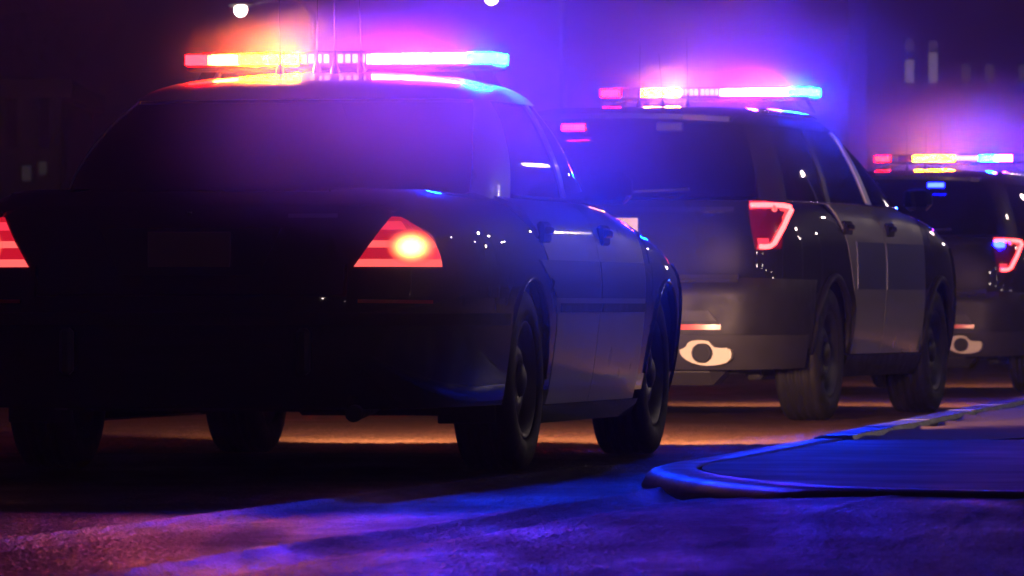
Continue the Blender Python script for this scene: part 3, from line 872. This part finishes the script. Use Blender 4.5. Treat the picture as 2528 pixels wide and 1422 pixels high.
        tb = [G.q(s * lerp(aD1(zb), aA0(zb), k / 20), zb) + Vector((s * .006, 0, 0)) for k in range(21)]
        MB().tube(tb, 0.008, 6).build('window_trim', 'chrome', R0)
        mo = MB().box((s * 1.04, 2.02, 1.24), (.17, .10, .13), bev=.035).build('door_mirror', 'black', R0)
        MB().box((s * 1.04, 1.967, 1.24), (.13, .006, .09)).build('mirror_glass', 'glass', mo)
    G.patch(lambda u, v: (lambda z: (lerp(-1, 1, u) * G.ax(.855 * G.par(z)[0], z), z))(lerp(1.21, 1.605, v)), 24, 12, 'rear_window', 'glass', R0, .006, -.003)
    G.patch(lambda u, v: (lambda z: (PI + lerp(-1, 1, u) * (PI - G.ay(G.par(z)[2] - lerp(.175, .055, (z - 1.17) / .45), z)), z))(lerp(1.19, 1.605, v)), 24, 10, 'windscreen', 'glass', R0, .006, -.003)
    ro = G.patch(lambda u, v: (lerp(-PI, PI, u), lerp(1.60, 1.70, v)), 90, 8, 'roof', 'black', R0, 0.0, .004)
    cap(G, 1.70, .028, 'roof_skin', 'black', ro)
    g = [[Vector((x, lerp(-.70, -.96 + .06 * (x / .6) ** 2, k / 4), 1.672 - .02 * (x / .6) ** 2 - .012 * k / 4)) for k in range(5)] for x in [-.62 + 1.24 * i / 20 for i in range(21)]]
    MB().sheet(g, .028, Vector((0, 0, 0))).build('roof_spoiler', 'black', R0)
    # tailgate below the glass
    tg = B.patch(lambda u, v: (lambda z: (B.ax(lerp(-1, 1, u) * .70, z), z))(lerp(.77, 1.19, v)), 28, 16, 'tailgate', 'black', R0, .02, .004)
    cap(B, 1.185, 0.01, 'belt_deck', 'black', R0)
    B.patch(lambda u, v: (lambda z: (B.ax(lerp(-1, 1, u) * .30, z), z))(lerp(.93, 1.115, v)), 10, 6, 'plate_recess', 'black', tg, .004, .007)
    B.patch(lambda u, v: (lambda z: (B.ax(lerp(-1, 1, u) * .66, z), z))(lerp(1.125, 1.15, v)), 20, 3, 'tailgate_bar', 'chrome', tg, .006, .014)
    MB().box((0, -1.052, 1.02), (.31, .008, .155), bev=.003).build('number_plate', 'plate', tg)
    for px in (.03, .085): MB().box((px, -1.056, 1.0), (.034, .004, .06), bev=.001).build('plate_print', 'plate_ink', tg)
    MB().tube([(0.0, -1.0, 1.235), (.16, -1.01, 1.24), (.42, -.985, 1.25)], .010, 6).build('window_wiper', 'plastic', tg)
    # two warning lamps inside the rear glass
    for x, on, m in ((-.25, red_on, 'l_red'), (.28, blue_on, 'l_blue')):
        hw = MB().box((x, -.815, 1.60), (.15, .03, .05), bev=.008).build('window_lamp', 'plastic', R0)
        hw.location = (0, -.035, -.012)
        if on:
            MB().box((x, -.834, 1.60), (.125, .006, .032)).build('window_lamp_lens', 'l_winred' if m == 'l_red' else 'l_winblue', hw)
    bu = B.patch(lambda u, v: (lerp(-1, 1, u) * B.ay(-.47, .6), lerp(.40, .765, v)), 60, 12, 'rear_bumper', 'plastic', R0, .03, .02)
    B.patch(lambda u, v: (lerp(-1, 1, u) * B.ay(-.55, .6), lerp(.30, .475, v)), 56, 6, 'lower_valance', 'grey_plastic', bu, .03, .026)
    B.patch(lambda u, v: (lambda z: (B.ax(lerp(-1, 1, u) * .70, z), z))(lerp(.735, .768, v)), 24, 3, 'bumper_step', 'grey_plastic', bu, .02, .045)
    B.patch(lambda u, v: (lambda z: (B.ax(lerp(-1, 1, u) * lerp(.60, .56, v), z), z))(lerp(.545, .60, v)), 24, 3, 'bumper_ledge', 'grey_plastic', bu, .02, .036)
    for s in (-1, 1):
        B.patch(lambda u, v: (s * lerp(B.ax(.20, .52), B.ax(.62, .52), u), lerp(.50, .527, v)), 10, 2, 'bumper_reflector', 'refl_red', bu, .008, .036)
        # pale exhaust surround: a lobed plate with a dark round pipe in it
        out = [(1440, 1215), (1466, 1205), (1490, 1190), (1500, 1165), (1530, 1150), (1575, 1144), (1630, 1145), (1662, 1153), (1682, 1176), (1702, 1195), (1745, 1201), (1795, 1200), (1826, 1215), (1834, 1240),
               (1826, 1280), (1795, 1308), (1740, 1324), (1690, 1330), (1640, 1331), (1585, 1324), (1535, 1310), (1490, 1288), (1458, 1262), (1444, 1238)]
        lobe = [(s * (.53 + (px - 1620) / 1380), -1.10, .375 - (py - 1238) / 1380) for px, py in out]
        ex = MB().prism(lobe, (0, .05, 0)).build('exhaust_surround', 'exhaust', R0)
        ex.location = (0, -.02, 0)
        p = MB()
        prof = [(.052, 0), (.052, -.05), (.044, -.05), (.044, .10)]
        n = 20; vs = []
        for r, yy in prof:
            for k in range(n):
                a = 2 * PI * k / n; vs.append((s * .53 + r * math.cos(a), -1.105 + yy, .375 + r * math.sin(a)))
        p.add(vs, [(i * n + k, i * n + (k + 1) % n, (i + 1) * n + (k + 1) % n, (i + 1) * n + k) for i in range(3) for k in range(n)], True)
        p.build('exhaust_tip', 'steel', ex)
        d = MB(); d.add([(s * .53 + .043 * math.cos(2 * PI * k / n), -1.14, .375 + .043 * math.sin(2 * PI * k / n)) for k in range(n)], [tuple(range(n))], False)
        d.build('exhaust_mouth', 'dark', ex)
    MB().box((0, -.72, .28), (1.15, .30, .16), bev=.07).build('silencer', 'grey_plastic', R0)
    MB().tube([(-.72, 0, .36), (.72, 0, .36)], .05, 10).build('rear_axle', 'dark', R0)
    for s in (-1, 1): MB().box((s * .62, -.05, .26), (.10, .55, .07), bev=.02).build('suspension_arm', 'grey_plastic', R0)
    B.patch(lambda u, v: (PI + lerp(-1, 1, u) * (PI - B.ay(3.5, .6)), lerp(.28, .97, v)), 40, 12, 'front_bumper', 'black', R0, .03, .01)
    B.patch(lambda u, v: (lambda z: (PI + lerp(-1, 1, u) * (PI - B.ay(2.6, z)), z))(lerp(.95, 1.185, v)), 40, 12, 'bonnet', 'black', R0, .02, .003)
    interior(R0, 1.18, 1.68, -.6, .74)
    headlamps(R0, 3.95, .78, .72, head)
    light_bar(R0, 1.25, 1.79, .62, slots, leds)
    for x, y, z, h in ((-.18, .30, 1.725, .36), (-.02, .2, 1.725, .30), (.02, .62, 1.725, .40)):
        whip(R0, x, y, z, h, random.uniform(-.02, .02))
    return R0

M['l_winred'] = em('lit_window_red', (1.0, 0.0012, 0.003), 170)
M['l_winblue'] = em('lit_window_blue', (0.0006, 0.0016, 1.0), 420)

build_sedan((-.899, 25.72, 0), math.radians(11.5))
s2 = [(-.62, -.505, 'l_red'), (-.50, -.37, 'lens_red'), (-.365, -.265, 'l_orange'), (-.26, -.155, 'l_amber'), (-.15, -.04, 'lens_clear'), (-.035, .09, 'lens_clear'),
      (.095, .20, 'l_pink'), (.205, .32, 'l_violet'), (.325, .46, 'l_violet'), (.465, .62, 'l_blue')]
l2 = [(-.135 + .028 * k, 'l_led') for k in range(4)] + [(-.015 + .028 * k, 'l_led') for k in range(4)]
build_suv((.80, 37.09, 0), math.radians(15.2), 'black police utility car with white doors in the middle of the row', s2, l2, True, False, 1200)
s3 = [(-.62, -.50, 'l_red'), (-.495, -.42, 'lens_clear'), (-.415, -.30, 'lens_red'), (-.295, -.15, 'l_amber'), (-.145, .02, 'l_orange'), (.025, .12, 'lens_clear'), (.125, .23, 'lens_clear'),
      (.235, .36, 'l_blue'), (.365, .48, 'l_violet'), (.485, .62, 'lens_clear')]
l3 = [(.035 + .028 * k, 'l_led') for k in range(7)]
build_suv((3.18, 52.2, -.04), math.radians(15.0), 'farthest police utility car, cut off by the right picture edge', s3, l3, False, True, 700, True)

# ------------------------------------------------------------------ background
def street_lamp(px, py, Y, label):
    X = (px - 1264) / 16640 * Y; Z = .62 + (758 - py) / 16640 * Y
    r = empty('street_lamp', (X + 1.6, Y, 0))
    tag(r, label, 'street lamp', 'street lamps in the distance')
    MB().tube([(0, 0, -.1), (0, 0, Z * .6), (0, 0, Z - .1), (-.2, 0, Z + .12), (-.8, 0, Z + .22), (-1.4, 0, Z + .16)], [.11, .09, .07, .06, .05, .04], 10).build('pole', 'pole', r)
    MB().box((-1.6, 0, Z + .14), (.6, .28, .12), bev=.04).build('lamp_head', 'pole', r)
    MB().lathe_z([(.0, -.13), (.07, -.11), (.12, -.05), (.13, 0.0), (.12, .05), (.07, .10)], (-1.6, 0, Z), 14).build('lamp_lens', 'l_street', r)
street_lamp(594, 25, 150, 'glowing street lamp high above the red end of the sedan light bar')
street_lamp(1213, -4, 150, 'glowing street lamp at the top edge, above the blue end of the sedan light bar')

GLINT_LAMPS = ((-9, -8, 6.5, 'to the left just behind the viewer'), (-3.5, -26, 7.5, 'left of centre behind the viewer'), (5.0, -20, 7.0, 'right of centre behind the viewer'), (12, -6, 6.5, 'close behind the viewer on the right'),
       (16, -30, 7.5, 'far behind the viewer on the right'), (22, 4, 5.5, 'beside the viewer on the right'), (30, 16, 6.0, 'level with the sedan on the right verge'), (19, 18, 4.2, 'short, on the right verge before the sedan'),
       (38, 30, 6.5, 'on the right verge beyond the sedan'), (26, -6, 3.6, 'short, behind the viewer on the right'), (45, 8, 7.0, 'farthest to the right of the viewer'), (24, 27, 4.6, 'on the right verge opposite the middle car'), (34, -18, 5.0, 'farthest behind on the right'),
       (9, 38, 3.4, 'short, right of the middle car'), (13, 47, 4.2, 'right of the farthest car'), (12, 58, 5.0, 'ahead on the right, nearest the road'), (18, 52, 3.8, 'ahead on the right, set back'), (22, 68, 5.5, 'far ahead on the right, set back'),
       (15, 80, 6.0, 'far ahead on the right, nearest the road'), (28, 60, 6.5, 'ahead on the far right'), (16, 36, 5.2, 'tall, right of the middle car'), (10, 66, 3.2, 'short, far ahead on the right'))
for X, Y, Z, where in GLINT_LAMPS:  # unseen lamps, added to put glints on the paint and light the doors
    r = empty('street_lamp', (X, Y, 0))
    tag(r, 'unseen street lamp added for paint glints, ' + where, 'street lamp', 'unseen lamps added for glints')
    dx, dy = -X / math.hypot(X, Y - 26), (26 - Y) / math.hypot(X, Y - 26)
    MB().tube([(0, 0, -.1), (0, 0, Z * .6), (0, 0, Z - .1), (dx * .2, dy * .2, Z + .12), (dx * .8, dy * .8, Z + .22), (dx * 1.4, dy * 1.4, Z + .16)], [.11, .09, .07, .06, .05, .04], 10).build('pole', 'pole', r)
    MB().box((dx * 1.6, dy * 1.6, Z + .15), (.5, .5, .10), bev=.04).build('lamp_head', 'pole', r)
    MB().box((dx * 1.6, dy * 1.6, Z), (.24, .24, .18)).build('lamp_lens', 'l_glintlamp', r)

def building(name, label, x0, x1, Y, H, wins, depth=14):
    r = empty(name, ((x0 + x1) / 2, Y, 0)); tag(r, label, 'building')
    cx = (x0 + x1) / 2
    MB().box((0, depth / 2, H / 2 - .2), (x1 - x0, depth, H + .4)).build('wall', 'render_wall', r)
    MB().box((0, depth / 2, H + .25), (x1 - x0 + .6, depth + .6, .5)).build('parapet', 'render_wall', r)
    for X, Z, w, h, m in wins:
        f = MB().box((X - cx, -.05, Z), (w + .16, .12, h + .16)).build('window', 'pole', r)
        MB().box((X - cx, -.115, Z), (w, .02, h)).build('pane', m, f)
Yb = 260.0
def bx(px): return (px - 1264) / 16640 * Yb
def bz(py): return .62 + (758 - py) / 16640 * Yb
wr = []
for px, py0, py1, m in ((2245, 98, 128, 'l_windowdim'), (2245, 148, 205, 'l_window'), (2303, 102, 125, 'l_windowdim'), (2303, 130, 205, 'l_window'), (2385, 160, 205, 'l_windowdim'), (2443, 160, 205, 'l_windowdim'), (2526, 160, 205, 'l_windowdim')):
    wr.append((bx(px), (bz(py0) + bz(py1)) / 2, 22 / 16640 * Yb, (py1 - py0) / 16640 * Yb, m))
building('office_building', 'dark building with faint narrow windows in the upper right background', bx(2140), bx(2950), Yb, 17, wr)
Yb = 180.0
wl = [(bx(p), bz(300), .28, 1.4, 'glass') for p in (-60, 30, 110)] + [(bx(66), bz(428), .24, .40, 'l_windowfaint'), (bx(106), bz(415), .2, .34, 'l_windowfaint')]
building('low_building', 'very dark low building at the left picture edge behind the sedan', bx(-700), bx(150), Yb, 6.2, wl)

# ------------------------------------------------------------------ haze
hz = MB().box((0, 145, 11), (290, 390, 24)).build('haze', 'asphalt')
m, n, l = nodes_of('haze_air')
n.remove(n['Principled BSDF'])
pv = n.new('ShaderNodeVolumePrincipled')
pv.inputs['Color'].default_value = (0.93, 0.92, 0.96, 1)
pv.inputs['Density'].default_value = HAZE_DENSITY
pv.inputs['Density Attribute'].default_value = ''
pv.inputs['Anisotropy'].default_value = 0.55
l.new(pv.outputs['Volume'], n['Material Output'].inputs['Volume'])
m.cycles.homogeneous_volume = True
hz.data.materials[0] = m
tag(hz, 'thin night haze lit by the warning lamps', kind='stuff')

# ------------------------------------------------------------------ wisps of vapour, with more added to give the light bars their halo
def halo_vapour(loc, size, dens, seed, label):
    b = MB(); prof = [(math.sin(PI * k / 12), -math.cos(PI * k / 12)) for k in range(13)]
    b.lathe_z(prof, (0, 0, 0), 24)
    m, n, l = nodes_of('vapour')
    n.remove(n['Principled BSDF'])
    pv = n.new('ShaderNodeVolumePrincipled'); pv.inputs['Color'].default_value = (.93, .92, .95, 1); pv.inputs['Anisotropy'].default_value = 0.4
    pv.inputs['Density Attribute'].default_value = ''
    tc = n.new('ShaderNodeTexCoord')
    ln = n.new('ShaderNodeVectorMath'); ln.operation = 'LENGTH'; l.new(tc.outputs['Object'], ln.inputs[0])
    fall = n.new('ShaderNodeMapRange'); fall.interpolation_type = 'SMOOTHERSTEP'
    fall.inputs['From Min'].default_value = 1.0; fall.inputs['From Max'].default_value = 0.0; fall.inputs['To Min'].default_value = 0.0; fall.inputs['To Max'].default_value = 1.0
    l.new(ln.outputs['Value'], fall.inputs['Value'])
    nz = n.new('ShaderNodeTexNoise'); nz.noise_dimensions = '4D'; nz.inputs['W'].default_value = seed; nz.inputs['Scale'].default_value = 2.2; nz.inputs['Detail'].default_value = 3; nz.inputs['Distortion'].default_value = 0.6
    l.new(tc.outputs['Object'], nz.inputs['Vector'])
    mr = n.new('ShaderNodeMapRange'); mr.inputs['From Min'].default_value = 0.3; mr.inputs['From Max'].default_value = 0.7; mr.inputs['To Min'].default_value = 0.45; mr.inputs['To Max'].default_value = 1.7
    l.new(nz.outputs['Fac'], mr.inputs['Value'])
    sq = n.new('ShaderNodeMath'); sq.operation = 'POWER'; sq.inputs[1].default_value = 1.5; l.new(fall.outputs['Result'], sq.inputs[0])
    m1 = n.new('ShaderNodeMath'); m1.operation = 'MULTIPLY'; l.new(sq.outputs[0], m1.inputs[0]); l.new(mr.outputs['Result'], m1.inputs[1])
    m2 = n.new('ShaderNodeMath'); m2.operation = 'MULTIPLY'; m2.inputs[1].default_value = dens; l.new(m1.outputs[0], m2.inputs[0])
    l.new(m2.outputs[0], pv.inputs['Density'])
    l.new(pv.outputs['Volume'], n['Material Output'].inputs['Volume'])
    M['vapour%g' % seed] = m
    o = b.build('vapour', 'vapour%g' % seed)
    o.location = loc; o.scale = size
    tag(o, label, kind='stuff')
halo_vapour((-.12, 24.5, 1.15), (1.5, 2.1, 1.3), HALO_DENSITY * 3.0, 1.0, 'drifting vapour added for the violet halo round the sedan light bar')
halo_vapour((1.20, 36.4, 1.75), (1.6, 1.9, 1.0), HALO_DENSITY * 1.1, 4.0, 'drifting vapour added for the violet halo round the middle light bar')
halo_vapour((3.5, 52.0, 1.75), (1.6, 1.8, .95), HALO_DENSITY * 1.0, 7.0, 'drifting vapour added for the red halo round the farthest light bar')
halo_vapour((-.66, 26.55, 1.60), (.90, .55, .28), HALO_DENSITY * 3.4, 11.0, 'thin vapour added for the glow hugging the sedan light bar')
halo_vapour((1.17, 38.0, 1.84), (.90, .55, .28), HALO_DENSITY * 3.0, 14.0, 'thin vapour added for the glow hugging the middle light bar')
